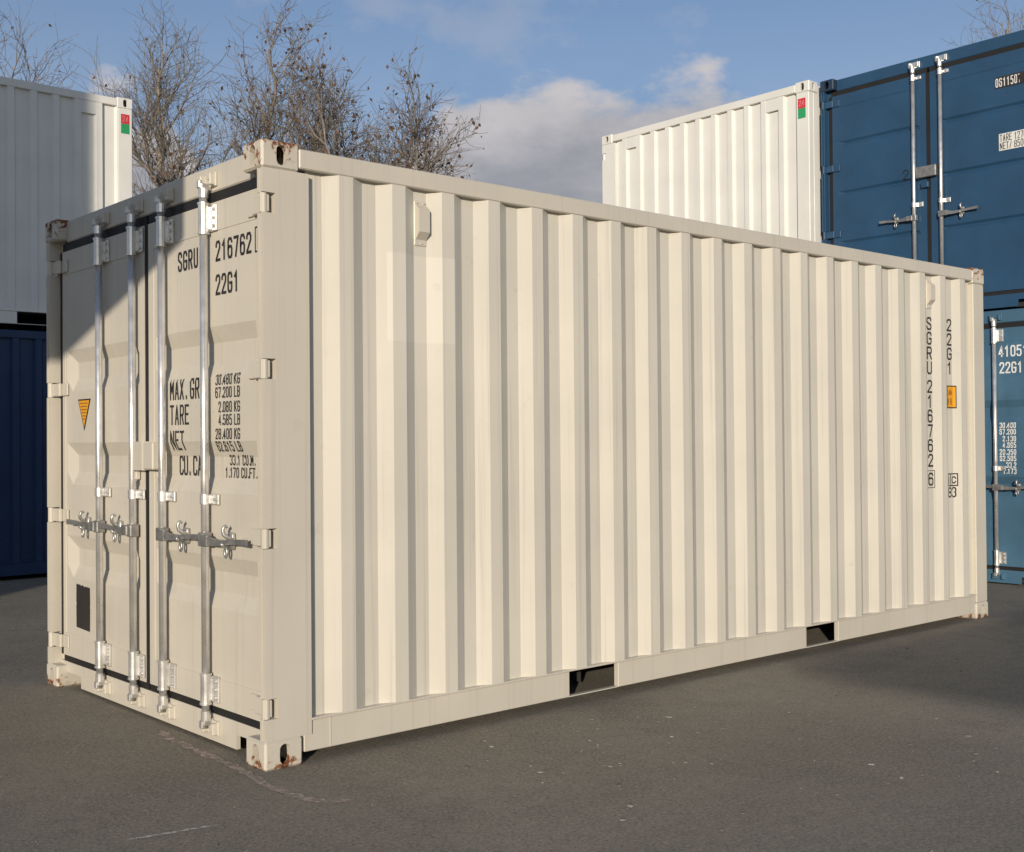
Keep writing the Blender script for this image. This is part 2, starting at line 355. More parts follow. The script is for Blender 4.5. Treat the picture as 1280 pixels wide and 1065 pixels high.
def container(name, label, cat_, loc, rz, P, L=6.058, H=2.591, pitch=0.2805, first=0.449, fo=0.0725, slp=0.068, dep=0.0335,
              pockets=((1.735,2.09),(3.77,4.115)), door='full', recess=(1.745,1.235,0.725), group='containers stored in the yard', plates=(), Pside=None, Pct=None, Pcb=None, Pdoor=None):
    Wd = 2.438
    T = thing(name, label, cat_, loc, rz, group)
    Pside = Pside or P; Pct = Pct or P; Pcb = Pcb or P; Pdoor = Pdoor or P
    for xi in (0, 1):
        for yi in (0, 1):
            for zi in (0, 1):
                x0 = 0 if xi == 0 else L-0.178; y0 = 0 if yi == 0 else Wd-0.162; z0 = 0 if zi == 0 else H-0.118
                hs = {'x-' if xi == 0 else 'x+', 'y-' if yi == 0 else 'y+'}
                part('corner_casting', T, Pct if zi else Pcb, lambda b: casting(b, x0, x0+0.178, y0, y0+0.162, z0, z0+0.118, hs))
    # corner posts at the door end: a lip in front, notched where the hinges sit
    for side in (0, 1):
        my = (lambda y: y) if side == 0 else (lambda y: Wd-y)
        def post(b):
            zs = [0.1185]
            for h in sorted(HINGES): zs += [h-0.042, h+0.042]
            zs.append(H-0.1185)
            full = [(.006,.004),(.224,.004),(.224,.05),(.10,.05),(.10,.10),(.076,.10),(.076,.05),(.006,.05),(.006,.036),(.022,.033),(.022,.026),(.006,.022)]
            cut = [(.064,.004),(.224,.004),(.224,.05),(.10,.05),(.10,.10),(.076,.10),(.076,.05),(.064,.05)]
            for i, (a, c) in enumerate(zip(zs, zs[1:])):
                b.prism([(x, my(y)) for x, y in (full if i % 2 == 0 else cut)], 2, a, c)
        part('corner_post', T, P, post)
        part('corner_post', T, P, lambda b: b.cbox(L-0.165, L-0.006, *sorted((my(.004), my(.09))), .1185, H-.1185, .006))
    # door header, sill, rails, floor, roof
    part('door_header', T, P, lambda b: b.cbox(.062, .17, .1625, Wd-.1625, 2.463+H-2.591, H-.008, .006))
    sill = [(.1625,.080),(.35,.080),(.35,.016),(Wd-.35,.016),(Wd-.35,.080),(Wd-.1625,.080),(Wd-.1625,.117),(Wd-.055,.119),(Wd-.055,.137),(.055,.137),(.055,.119),(.1625,.117)]
    SILL = part('door_sill', T, P, lambda b: b.prism(sill, 0, .060, .078))
    part('notch_shade_strip', T, M_dark, lambda b: b.box(.14, .165, .1625, Wd-.1625, .018, .136))  # dark strip added behind the sill notches to make them look shaded
    for side in (0, 1):
        my = (lambda y: y) if side == 0 else (lambda y: Wd-y)
        part('top_rail', T, P, lambda b: b.cbox(.1785, L-.1785, *sorted((my(.002), my(.062))), H-.101, H-.018, .005))
        def brail(b):
            yy = sorted((my(.012), my(.045))); xs = [.192]
            for p in pockets: xs += [p[0], p[1]]
            xs.append(L-.1785)
            for a, c in zip(xs[::2], xs[1::2]): b.cbox(a, c, *yy, .046, .1745, .003)
            b.cbox(.1785, .191, *sorted((my(.03), my(.06))), .05, .174, .002)
            b.cbox(.226, L-.168, *sorted((my(.004), my(.06))), .1755, .1845, .002)
            for p in pockets: b.box(p[0]-.001, p[1]+.001, *sorted((my(.014), my(.042))), .046, .051)
            b.box(.2, L-.2, *sorted((my(.016), my(.14))), .0462, .0505) if False else None
        part('bottom_rail', T, P, brail)
        if pockets and side == 0:
            def seams(b):
                for x in (.32,): b.box(x-.003, x+.003, .0100, .013, .048, .173)
            part('weld_seam', T, P, seams)
    for p in pockets:
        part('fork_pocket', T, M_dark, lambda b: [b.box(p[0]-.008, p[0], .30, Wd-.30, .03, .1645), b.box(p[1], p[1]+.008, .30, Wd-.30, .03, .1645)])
    part('floor', T, M_dark, lambda b: b.box(.17, L-.06, .05, Wd-.05, .165, .20))
    prof, dpf = corr(.224, L-.166, first, pitch, fo, slp, dep)
    for side in (0, 1):
        my = (lambda y: y) if side == 0 else (lambda y: Wd-y)
        def panel(b):
            zs = [.184, H-.1005]
            if plates and side == 0: pass
            vs = [(x, my(.006+d), z) for z in zs for x, d in prof]; n = len(prof)
            b.add(vs, [(i, i+1, n+i+1, n+i) for i in range(n-1)])
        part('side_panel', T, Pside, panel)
    for x in plates:                                         # closing plates in the top of a corrugation
        part('closing_plate', T, P, lambda b: b.cbox(x-.0845, x+.0845, .0075, .040, H-.235, H-.1015, .002))
    def roof(b):
        n = int((L-.4)/.209); vs = []; fs = []
        pr = [(.178, H-.022)]
        for k in range(n):
            a = .2+k*.209; pr += [(a, H-.03), (a+.09, H-.03), (a+.105, H-.022), (a+.19, H-.022)]
        pr.append((L-.178, H-.022))
        for x, z in pr: vs += [(x, .05, z), (x, Wd-.05, z)]
        for i in range(len(pr)-1): fs.append((2*i, 2*i+1, 2*i+3, 2*i+2))
        b.add(vs, fs); b.box(L-.17, L-.05, .1625, Wd-.1625, H-.12, H-.012)
    part('roof', T, P, roof)
    def endw(b):
        pr, _ = corr(.09, Wd-.09, .2, .25, .1, .03, .036)
        vs = [(L-.012-d, y, z) for z in (.12, H-.1) for y, d in pr]; n = len(pr)
        b.add(vs, [(i, i+1, n+i+1, n+i) for i in range(n-1)]); b.cbox(L-.16, L-.01, .1625, Wd-.1625, .02, .125, .004)
    part('end_wall', T, P, endw)
    # doors
    gap = Wd/2 + 0.010
    leaves = ((.115, gap-.023), (gap+.022, Wd-.115))
    ZT, ZB = 2.413+H-2.591, .174
    narrow = door == 'single'
    def dsurf(li):
        a, c = leaves[li]; m0, m1 = (a+.034, c-.075) if li == 0 else (a+.07, c-.055)
        s0 = .012 if li == 0 else .05
        def f(y, z):
            fy = min(1, max(0, (y-m0)/s0)) if y < (m0+m1)/2 else min(1, max(0, (m1-y)/.085))
            fz = 0
            for r in recess:
                hw = .115 if not narrow else .028
                s_ = .07 if not narrow else .024
                t = hw-abs(z-r)
                if t > 0: fz = max(fz, min(1, t/s_))
            return FACE + (.032 if not narrow else .016)*fy*fz + (.0035 if (m0-.02 < y < m1+.02 and .30 < z < ZT-.128) else 0)
        return f, m0, m1, s0
    doors = []
    for li in (0, 1):
        a, c = leaves[li]; f, m0, m1, s0 = dsurf(li)
        def leaf(b):
            ys = sorted({a, c, m0-.0205, m0-.0195, m1+.0195, m1+.0205, m0, m0+s0, m1-.085, m1, (m0+m1)/2})
            zs = {ZB, ZT, .2995, .3005, ZT-.1285, ZT-.1275}
            for r in recess:
                hw, s_ = (.115, .07) if not narrow else (.028, .024)
                zs |= {r-hw, r-hw+s_, r+hw-s_, r+hw}
            zs = sorted(zs); ny = len(ys)
            vs = [(f(y, z), y, z) for z in zs for y in ys]; fs = []
            for j in range(len(zs)-1):
                for i in range(ny-1): q = j*ny+i; fs.append((q, q+1, q+ny+1, q+ny))
            b.add(vs, fs)
            b.add([(FACE,a,ZB),(FACE,c,ZB),(FACE,c,ZT),(FACE,a,ZT),(.098,a,ZB),(.098,c,ZB),(.098,c,ZT),(.098,a,ZT)],
                  [(0,1,5,4),(1,2,6,5),(2,3,7,6),(3,0,4,7),(4,5,6,7)])
        Dr = part('door', T, Pdoor, leaf); doors.append((Dr, f))
        lo = .102 if li == 0 else c+.0
        for (y0, y1, z0, z1) in ((a-.012, c+.012, ZT+.001, ZT+.0485), (a-.012, c+.012, ZB-.0365, ZB-.001),
                                 ((c+.001, c+.0222, ZB-.001, ZT+.001) if li == 0 else (a-.0218, a-.001, ZB-.001, ZT+.001)),
                                 ((a-.032, a-.001, ZB-.001, ZT+.001) if li == 0 else (c+.001, c+.038, ZB-.001, ZT+.001))):
            part('gasket', Dr, M_rubber, lambda b: b.box(.0635 if z1-z0 < 1 else .0572, .0755, y0, y1, z0, z1))
        my = (lambda y: y) if li == 0 else (lambda y: Wd-y)
        for h in HINGES:
            def hinge(b):
                b.tube([(.020, my(.026), h-.040), (.020, my(.026), h+.040)], .0165, 10)
                b.cbox(.0265, .044, *sorted((my(.014), my(.135))), h-.036, h+.036, .004)
                b.cbox(.0445, .0545, *sorted((my(.1), my(.205))), h-.034, h+.034, .003)
            part('hinge', Dr, P, hinge)
        rods = ((.563, .995) if li == 0 else (1.329, 1.742)) if not narrow else ((gap-.146,) if li == 0 else (gap+.144,))
        sg = -1 if li == 0 else 1
        for ry in rods:
            rx = .024; top_z = H-.117; 
            def rod(b):
                b.tube([(rx,ry,.125),(rx,ry,top_z)], .018, 14)
            part('lock_rod', Dr, M_galv, rod, smooth=True)
            for zc, s_ in ((top_z-.004, 1), (.119, -1)):
                def endpiece(b):
                    b.tube([(rx,ry,zc-s_*.035),(rx,ry,zc+s_*.006)], .0225, 12)
                    b.cbox(rx-.016, rx+.034, ry-.012, ry+.012, min(zc,zc+s_*.03), max(zc,zc+s_*.03), .004)
                    b.cbox(rx-.022, rx-.005, ry-.004, ry+.026, min(zc+s_*.008,zc+s_*.044), max(zc+s_*.008,zc+s_*.044), .004)
                part('rod_cam', Dr, M_galv, endpiece)
            for (z0, z1) in (((2.28,2.405),(.19,.312)) if not narrow else ((2.36,2.40),(.19,.25))):
                z0 += H-2.591 if z0 > 1 else 0; z1 += H-2.591 if z1 > 1 else 0
                def br(b):
                    b.tube([(rx,ry,z0),(rx,ry,z1)], .0235, 14)
                    b.tube([(rx,ry,z0-.008),(rx,ry,z0)], .027, 14); b.tube([(rx,ry,z1),(rx,ry,z1+.008)], .027, 14)
                    b.cbox(rx+.01, FACE-.002, ry-.03, ry+.018, z0+.01, z1-.01, .004)
                    b.cbox(FACE-.012, FACE-.0005, ry-.078, ry+.03, z0+.004, z1-.004, .003)
                    for q in (.2, .5, .8):
                        b.tube([(FACE-.012, ry-.055, z0+(z1-z0)*q), (FACE-.02, ry-.055, z0+(z1-z0)*q)], .0085, 8)
                part('rod_bracket', Dr, M_galv, br)
            mz = 1.092 if not narrow else 1.115
            def mid(b):
                b.tube([(rx,ry,mz-.022),(rx,ry,mz+.022)], .0225, 12)
                b.cbox(rx+.008, FACE-.002, ry-.03, ry+.012, mz-.02, mz+.02, .003); b.cbox(FACE-.011, FACE-.0005, ry-.085, ry+.025, mz-.024, mz+.024, .003)
                for q in (-.05,-.068): b.tube([(FACE-.011, ry+q, mz), (FACE-.018, ry+q, mz)], .007, 8)
            part('rod_bracket', Dr, M_galv, mid)
            hz = .915 if not narrow else .985; HL = .40 if not narrow else .38
            hx = rx-.018
            def handle(b):
                b.cbox(rx-.024, rx+.022, ry-.027, ry+.027, hz-.032, hz+.03, .005)
                b.cbox(hx-.012, hx+.008, *sorted((ry+sg*.01, ry+sg*.075)), hz-.026, hz+.024, .004)
                pts = [(hx-.006, ry+sg*.06, hz), (hx+.004, ry+sg*.13, hz-.008), (hx+.012, ry+sg*.20, hz-.004), (hx+.012, ry+sg*.30, hz+.004), (hx+.004, ry+sg*HL, hz+.006)]
                for (p, q, w1, w2) in zip(pts, pts[1:], (.020,.014,.011,.011), (.014,.011,.011,.014)):
                    b.add([(p[0]-.007,p[1],p[2]-w1),(p[0]+.007,p[1],p[2]-w1),(p[0]+.007,p[1],p[2]+w1),(p[0]-.007,p[1],p[2]+w1),
                           (q[0]-.007,q[1],q[2]-w2),(q[0]+.007,q[1],q[2]-w2),(q[0]+.007,q[1],q[2]+w2),(q[0]-.007,q[1],q[2]+w2)],
                          [(0,1,2,3),(4,7,6,5),(0,4,5,1),(1,5,6,2),(2,6,7,3),(3,7,4,0)])
            part('handle', Dr, M_steel, handle)
            cy_ = ry+sg*.205
            def catch(b):
                b.cbox(.036, FACE-.0005, cy_-.022, cy_+.022, hz-.034, hz+.038, .005)
                b.tube([(.042,cy_-sg*.012,hz-.016),(.022,cy_-sg*.010,hz-.022),(.006,cy_-sg*.006,hz-.018),(-.003,cy_,hz-.006)], [.011,.010,.0085,.0075], 8)
                b.tube([(.040,cy_+sg*.014,hz+.010),(.022,cy_+sg*.010,hz+.018),(.006,cy_+sg*.004,hz+.032),(.003,cy_,hz+.050),(.007,cy_-.003,hz+.064),(.015,cy_-.004,hz+.069),(.022,cy_-.004,hz+.061)], [.011,.010,.009,.0085,.0075,.0065,.005], 8)
                k = 12                                        # seal ring hanging under the catch
                b.tube([(.018, cy_+.011*math.sin(2*math.pi*i/k), hz-.046+.021*math.cos(2*math.pi*i/k)) for i in range(k+1)], .006, 6, cap=False)
            part('handle_catch', Dr, M_zinc, catch, smooth=True)
            for zz, par in ((H-.075, T), (.078, SILL)):
                def keep(b):
                    yy = .0615
                    b.cbox(.026, yy, ry-.058, ry-.036, zz-.028, zz+.026, .004); b.cbox(.026, yy, ry+.032, ry+.052, zz-.028, zz+.026, .004)
                    b.cbox(.05, yy, ry-.062, ry+.056, zz-.032, zz+.032, .003); b.tube([(.02, ry-.046, zz), (.028, ry-.046, zz)], .009, 8)
                part('cam_keeper', par, P if not narrow else M_galv, keep)
    # overlap plate over the seam between the two leaves
    lb = doors[1][0]
    if not narrow:
        part('overlap_plate', lb, P, lambda b: [b.prism([(.0535,1.395),(.018,1.37),(.014,1.20),(.020,1.185),(.0535,1.185)], 2, 1.212, 1.352),
                                               b.cbox(.012, .05, 1.075, 1.183, 1.216, 1.348, .006), b.cbox(.03, .0535, 1.30, 1.345, 1.165, 1.205, .004)])
    else:
        part('overlap_plate', lb, M_steel, lambda b: b.cbox(.002, .05, gap-.1, gap+.125, 1.37, 1.48, .006))
        part('seal_lug', lb, P, lambda b: b.cbox(.02, .054, gap-.01, gap+.07, 1.27, 1.33, .005))
    def dmap(li):
        f = doors[li][1]
        return lambda u, v, off: (f(-u, v)-off, -u, v)
    smap = lambda u, v, off: (u, .006+dpf(u)-off, v)
    return T, doors, dmap, smap

# ================================================================== the setting
def gz(x, y):
    d = max(x-6.25, y-2.7, 0)/1.6; d = min(1, d); return -0.05*d*d*(3-2*d)
def ground():
    def ax(lo, hi):
        a = [-900,-400,-150,-60,-30,-20,-15]; x = -12.0
        while x <= 16: a.append(x); x += .4
        return a+[20,30,60,150,400,900]
    xs = ax(0,0); ys = ax(0,0); n = len(xs)
    vs = [(x, y, gz(x, y)) for y in ys for x in xs]
    fs = [(j*n+i, j*n+i+1, (j+1)*n+i+1, (j+1)*n+i) for j in range(len(ys)-1) for i in range(n-1)]
    M = bpy.data.materials.new('worn asphalt'); M.use_nodes = True; t = M.node_tree; nn = t.nodes; b = nn['Principled BSDF']
    co = nn.new('ShaderNodeTexCoord')
    def nz(s, d=6, r=.6, dist=0.0):
        x = nn.new('ShaderNodeTexNoise'); x.inputs['Scale'].default_value = s; x.inputs['Detail'].default_value = d; x.inputs['Roughness'].default_value = r
        x.inputs['Distortion'].default_value = dist; t.links.new(co.outputs['Object'], x.inputs[0]); return x.outputs[0]
    def mr(v, a, b2, c, d):
        x = nn.new('ShaderNodeMapRange'); t.links.new(v, x.inputs[0])
        for i, q in enumerate((a, b2, c, d)): x.inputs[i+1].default_value = q
        return x.outputs[0]
    def mix(f, a, c):
        x = nn.new('ShaderNodeMix'); x.data_type = 'RGBA'; t.links.new(f, x.inputs[0])
        for i, q in ((6, a), (7, c)):
            if isinstance(q, tuple): x.inputs[i].default_value = (*q, 1)
            else: t.links.new(q, x.inputs[i])
        return x.outputs[2]
    c = mix(mr(nz(.55, 5, .6, .6), .35, .68, 0, 1), (.205, .180, .140), (.280, .248, .195))
    c = mix(mr(nz(2.3, 6, .65), .5, .74, 0, .55), c, (.155, .142, .118))
    c = mix(mr(nz(1.4, 4, .6, 1.0), .58, .76, 0, .5), c, (.29, .235, .18))
    c = mix(mr(nz(.8, 6, .7, .3), .58, .68, 0, .5), c, (.125, .115, .095))
    c = mix(mr(nz(13, 7, .72, .4), .44, .66, 0, .45), c, (.145, .13, .105))
    c = mix(mr(nz(60, 5, .75), .46, .66, 0, .75), c, (.37, .34, .28))
    c = mix(mr(nz(85, 3, .7), .54, .66, 0, .8), c, (.095, .085, .072))
    sp = nn.new('ShaderNodeTexVoronoi'); sp.inputs['Scale'].default_value = 9; t.links.new(co.outputs['Object'], sp.inputs[0])
    spk = mr(sp.outputs['Distance'], .03, .055, 1, 0)
    mk = nn.new('ShaderNodeMath'); mk.operation = 'MULTIPLY'; t.links.new(spk, mk.inputs[0]); t.links.new(mr(nz(1.1, 3), .46, .6, 0, .8), mk.inputs[1])
    c = mix(mk.outputs[0], c, (.66, .63, .56))
    sc = mr(nz(26, 5, .75, 1.5), .70, .76, 0, 1); mk2 = nn.new('ShaderNodeMath'); mk2.operation = 'MULTIPLY'; t.links.new(sc, mk2.inputs[0]); t.links.new(mr(nz(.9, 3), .42, .62, 0, .75), mk2.inputs[1])
    c = mix(mk2.outputs[0], c, (.58, .54, .47))
    t.links.new(c, b.inputs['Base Color']); b.inputs['Roughness'].default_value = .88; b.inputs['Specular IOR Level'].default_value = .25
    ad = nn.new('ShaderNodeMath'); ad.operation = 'ADD'; t.links.new(nz(70, 5, .75), ad.inputs[0])
    lo = nn.new('ShaderNodeMath'); lo.operation = 'MULTIPLY'; lo.inputs[1].default_value = 1.6; t.links.new(nz(5, 4, .6), lo.inputs[0]); t.links.new(lo.outputs[0], ad.inputs[1])
    bp = nn.new('ShaderNodeBump'); bp.inputs['Strength'].default_value = .8; bp.inputs['Distance'].default_value = .006
    t.links.new(ad.outputs[0], bp.inputs['Height']); t.links.new(bp.outputs[0], b.inputs['Normal'])
    mb = MB(); mb.add(vs, fs); o = mb.build('ground', M, flip=True, smooth=True); o['kind'] = 'structure'; return o
GROUND = ground()

# dusty scrape marks on the asphalt
def scuff_mat(name, col, lo, hi, sc=30):
    M = bpy.data.materials.new(name); M.use_nodes = True; t = M.node_tree; n = t.nodes; b = n['Principled BSDF']
    b.inputs['Base Color'].default_value = (*col, 1); b.inputs['Roughness'].default_value = .9
    co = n.new('ShaderNodeTexCoord'); x = n.new('ShaderNodeTexNoise'); x.inputs['Scale'].default_value = sc; x.inputs['Detail'].default_value = 7; x.inputs['Roughness'].default_value = .75
    t.links.new(co.outputs['Object'], x.inputs[0])
    m_ = n.new('ShaderNodeMapRange'); t.links.new(x.outputs[0], m_.inputs[0])
    for i, q in enumerate((lo, hi, 0, .9)): m_.inputs[i+1].default_value = q
    t.links.new(m_.outputs[0], b.inputs['Alpha']); return M
def strip(name, pts, w, M):
    mb = MB(); P = [Vector(p) for p in pts]; vs = []; rr = random.Random(5)
    Q = []
    for a, b in zip(P, P[1:]):
        for i in range(12): Q.append(a+(b-a)*(i/12))
    Q.append(P[-1])
    for i, p in enumerate(Q):
        d = (Q[min(i+1, len(Q)-1)]-Q[max(i-1, 0)]).normalized(); nn = Vector((-d.y, d.x)); e = min(1, i/4, (len(Q)-1-i)/4)
        k = w*(.25+.75*e)*(.6+.8*rr.random())/2; j = nn*(rr.random()-.5)*w*.3
        vs += [(*(p+nn*k+j), .004), (*(p-nn*k+j), .004)]
    mb.add(vs, [(2*i, 2*i+1, 2*i+3, 2*i+2) for i in range(len(Q)-1)])
    return mb.build(name, M, GROUND)
sm1 = scuff_mat('pale scrape dust', (.52, .42, .355), .36, .64, 24); sm2 = scuff_mat('white chalk scratch', (.62, .60, .55), .34, .55, 40)
strip('scrape_mark', [(-.01,.95),(-.046,.76),(-.047,.52),(-.055,.18),(-.089,-.21),(-.075,-.42),(-.03,-.52),(.06,-.56)], .042, sm1)
strip('scrape_mark', [(-.76,-.415),(-.6,-.45),(-.455,-.48)], .014, sm2)

# ================================================================== main container
CR = 'cream container'
T, doors, dmap, smap = container('shipping_container', 'cream twenty-foot shipping container with rusty corner castings and galvanised door rods', 'container',
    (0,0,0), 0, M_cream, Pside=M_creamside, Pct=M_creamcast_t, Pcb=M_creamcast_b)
D0, D1 = doors[0][0], doors[1][0]
d0, d1 = dmap(0), dmap(1)
def mark(par, M, fn, name='marking'):
    b = MB(); fn(b); return b.build(name, M, par, flip=True)
S1 = .012
mark(D0, M_black, lambda b: text(b, 'SGRU', -.886, 2.142, .092, .042, .0535, S1, d0))
mark(D0, M_black, lambda b: text(b, '216762', -.513, 2.147, .092, .044, .0555, S1, d0))
mark(D0, M_black, lambda b: text(b, '22G1', -.515, 1.997, .092, .044, .0555, S1, d0))
def boxed(b):
    for p in ([(-.158,2.148),(-.158,2.250),(-.120,2.250)],[(-.158,2.148),(-.120,2.148)],[(-.138,2.160),(-.138,2.238)]): stroke(b, p, .0065, d0, .0025)
mark(D0, M_black, boxed)
for s, u, v, h in (('MAX. GR.', -.977, 1.545, .096), ('TARE', -.977, 1.428, .094), ('NET', -.977, 1.309, .092), ('CU. CA', -.945, 1.192, .092)):
    mark(D0, M_black, lambda b: text(b, s, u, v, h, .041, .0515 if v > 1.2 else .046, .0105, d0))
for s, uend, v, h in (('30.480 KG', -.293, 1.598, .048), ('67.200 LB', -.293, 1.541, .048), ('2.080 KG', -.293, 1.477, .048), ('4.585 LB', -.293, 1.420, .048),
                   ('28.400 KG', -.293, 1.358, .048), ('62.615 LB', -.300, 1.304, .046), ('33.1 CU.M.', -.222, 1.243, .046), ('1.170 CU.FT.', -.206, 1.188, .046)):
    pw = .0285; wid = sum(pw*(.5 if c == '.' else .55 if c == ' ' else 1) for c in s)
    mark(D0, M_black, lambda b: text(b, s, uend-wid, v, h, .0228, pw, .0060, d0))
tri = mark(D1, M_black, lambda b: b.add([d1(-2.108,1.585,.0022), d1(-1.934,1.585,.0022), d1(-2.021,1.414,.0022)], [(0,1,2)]), 'sticker')
tri['label'] = 'yellow triangular warning sticker with black edge'
mark(tri, M_yellow, lambda b: b.add([d1(-2.094,1.577,.0034), d1(-1.948,1.577,.0034), d1(-2.021,1.434,.0034)], [(0,1,2)]), 'sticker_face')
def lines(b):
    for k, w in enumerate((.05,.042,.036,.03,.022,.014)):
        z = 1.562-k*.017; stroke(b, [(-2.021-w,z),(-2.021-w*.2,z)], .0055, d1, .0045); stroke(b, [(-2.021+w*.0,z),(-2.021+w,z)], .0055, d1, .0045)
mark(tri, mat('sticker print', (.30,.13,.02), .5), lines, 'print')
bs = mark(D1, M_blackst, lambda b: b.add([d1(u, v, .0024) for u, v in ((-2.140,.345),(-1.956,.338),(-1.953,.458),(-1.957,.470),(-1.953,.482),(-1.955,.572),(-2.02,.575),(-2.032,.567),(-2.042,.577),(-2.065,.578),(-2.075,.570),(-2.085,.579),(-2.14,.580),(-2.142,.482),(-2.136,.474),(-2.142,.464))],[tuple(range(16))]), 'sticker')
bs['label'] = 'dark rectangular sticker with notched edges'
# side lettering, vents
SP = [o for o in T.children if o.name.startswith('side_panel')][0]
u = 5.287
z = 2.100
for g in ('SGRU', ' ', '216762', ' ', '6'):
    if g == ' ': z -= .028; continue
    n = len(g); mark(SP, M_black, lambda b: text(b, g, u+.001, z, .092, .066, .1045, .0125, smap, vertical=True)); z -= n*.1045
zb = z+.1045
def bx6(b):
    stroke(b, [(u-.014,zb-.014),(u+.078,zb-.014),(u+.078,zb+.106),(u-.014,zb+.106),(u-.014,zb-.014)], .004, smap, .003)
mark(SP, M_black, bx6)
mark(SP, M_black, lambda b: text(b, '22G1', 5.568, 2.105, .090, .064, .1035, .0125, smap, vertical=True))
yl = mark(SP, M_black, lambda b: rect(b, 5.512, 5.668, 1.549, 1.713, smap, .0022, 26, 1), 'sticker'); yl['label'] = 'yellow height label with black border'
mark(yl, M_yellow, lambda b: rect(b, 5.520, 5.660, 1.557, 1.705, smap, .0034, 26, 1), 'sticker_face')
pm = mat('sticker print', (.30,.13,.02), .5)
mark(yl, pm, lambda b: [text(b, '2.6M', 5.545, 1.645, .036, .018, .0235, .006, smap, .0046), text(b, '8 6', 5.560, 1.575, .045, .02, .027, .006, smap, .0046)], 'print')
def icb(b):
    stroke(b, [(5.520,.990),(5.668,.990),(5.668,1.075),(5.520,1.075),(5.520,.990)], .008, smap, .0026)
    stroke(b, [(5.595,.992),(5.595,1.073)], .007, smap, .003)
    text(b, 'i', 5.56, 1.0, .06, .022, .03, .008, smap); text(b, 'c', 5.612, 1.005, .07, .045, .05, .009, smap); text(b, '83', 5.56, .905, .074, .045, .052, .0095, smap)
mark(SP, M_black, icb)
for vx, vz in ((.834, 2.235), (5.322, 2.250)):
    def vent(b):
        yb = .0405; w = .034
        b.cbox(vx-w, vx+w, yb-.006, yb+.004, vz, vz+.205, .003)
        b.prism([(yb-.006,vz+.188),(yb-.036,vz+.165),(yb-.036,vz+.06),(yb-.006,vz+.028)], 0, vx-.028, vx+.032)
        for dx in (-.02, .018): b.tube([(vx+dx, yb-.006, vz+.196), (vx+dx, yb-.011, vz+.196)], .0045, 6)
        b.tube([(vx+.004, yb-.006, vz+.012), (vx+.004, yb-.011, vz+.012)], .0045, 6)
    part('vent_cover', T, M_cream, vent)

# ================================================================== neighbouring stacks
def stickers(Tx, x, H=2.591, y=-.0022, side='y-'):
    f = lambda u, v, off: (u, -off+.004, v)
    r_ = mark(Tx, M_red, lambda b: rect(b, x-.048, x+.048, H-.285, H-.180, f, .0030, 1, 1), 'sticker'); r_['label'] = 'red sticker on the corner post'
    mark(r_, mat('pink print', (.75,.25,.25), .5), lambda b: text(b, '24', x-.034, H-.262, .062, .030, .038, .008, f, .0046), 'print')
    g_ = mark(Tx, M_green, lambda b: rect(b, x-.048, x+.048, H-.392, H-.2855, f, .0030, 1, 1), 'sticker'); g_['label'] = 'green sticker on the corner post'
ZS = -0.05
WK = dict(pitch=.2315, fo=.062, slp=.022, dep=.036)
TL, *_ = container('shipping_container', 'white container on top of the navy container, half in shadow, red and green stickers', 'container', (-3.02, 8.2, ZS+2.591), 0, M_white,
    first=5.57-.085-.2315*22, pockets=((.88,1.24),(4.815,5.19)), plates=(5.57,), **WK)
stickers(TL, 5.972)
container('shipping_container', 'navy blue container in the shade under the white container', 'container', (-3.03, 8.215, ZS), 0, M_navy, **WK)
TW, dW, _, _ = container('storage_container', 'white ten-foot container beside the upper blue one, red and green stickers', 'container', (8.18, 6.03, ZS+2.591), R(-90), M_white, L=3.055,
    first=.175, pockets=(), plates=(.4915, 2.575), **WK)
stickers(TW, 2.962)
container('storage_container', 'blue ten-foot container carrying the white ten-foot container', 'container', (8.20, 6.03, ZS), R(-90), M_blue, L=3.055, first=.22, pockets=(), **WK)
BY = 0.515
TU, dU, mU, _ = container('storage_container', 'dark blue container with one lock rod per door, stacked on the teal blue container', 'container', (8.345, BY, ZS+2.591), 0, M_blue, L=2.991,
    first=.4, pockets=(), door='single', recess=(1.895,1.37,.845), Pct=M_darkblue)
e0, e1 = mU(0), mU(1)
DU0, DU1 = dU[0][0], dU[1][0]
yo = lambda y: -(y-BY)
zo = lambda z: z-ZS-2.591
bk = mark(DU0, M_blackst, lambda b: rect(b, yo(1.056), yo(.52)-.12, zo(4.626), zo(4.736), e0, .0024, 1, 1), 'sticker'); bk['label'] = 'black strip with white serial number'
mark(bk, M_whitetxt, lambda b: text(b, '0611507', yo(1.05), zo(4.640), .082, .027, .0365, .008, e0, .004), 'print')
wl = mark(DU0, M_stickw, lambda b: rect(b, yo(1.025), yo(.72), zo(4.035), zo(4.195), e0, .0024, 1, 1), 'sticker'); wl['label'] = 'white weight label with black lettering'
mark(wl, M_black, lambda b: [text(b, 'TARE 1270', yo(1.015), zo(4.120), .066, .024, .0305, .006, e0, .004), text(b, 'NET/ 8500', yo(1.015), zo(4.045), .066, .024, .0305, .006, e0, .004)], 'print')
mark(DU1, M_black, lambda b: text(b, '2', yo(2.025), zo(3.925), .105, .062, .07, .013, e1, .0025))
TB, dB, mB, _ = container('shipping_container', 'teal blue container with white weight lettering on its door, under the dark blue one', 'container', (8.335, BY, ZS), 0, M_teal,
    recess=(1.62,.90), Pct=M_darkblue)
b0 = mB(0); DB = dB[0][0]
for s, y, z, h, cw, pw, sw in (('410514', 1.052, 2.09+.05, .105, .048, .058, .013), ('22G1', 1.045, 1.935+.05, .105, .048, .058, .013)):
    mark(DB, M_whitetxt, lambda b: text(b, s, yo(y), z, h, cw, pw, sw, b0))
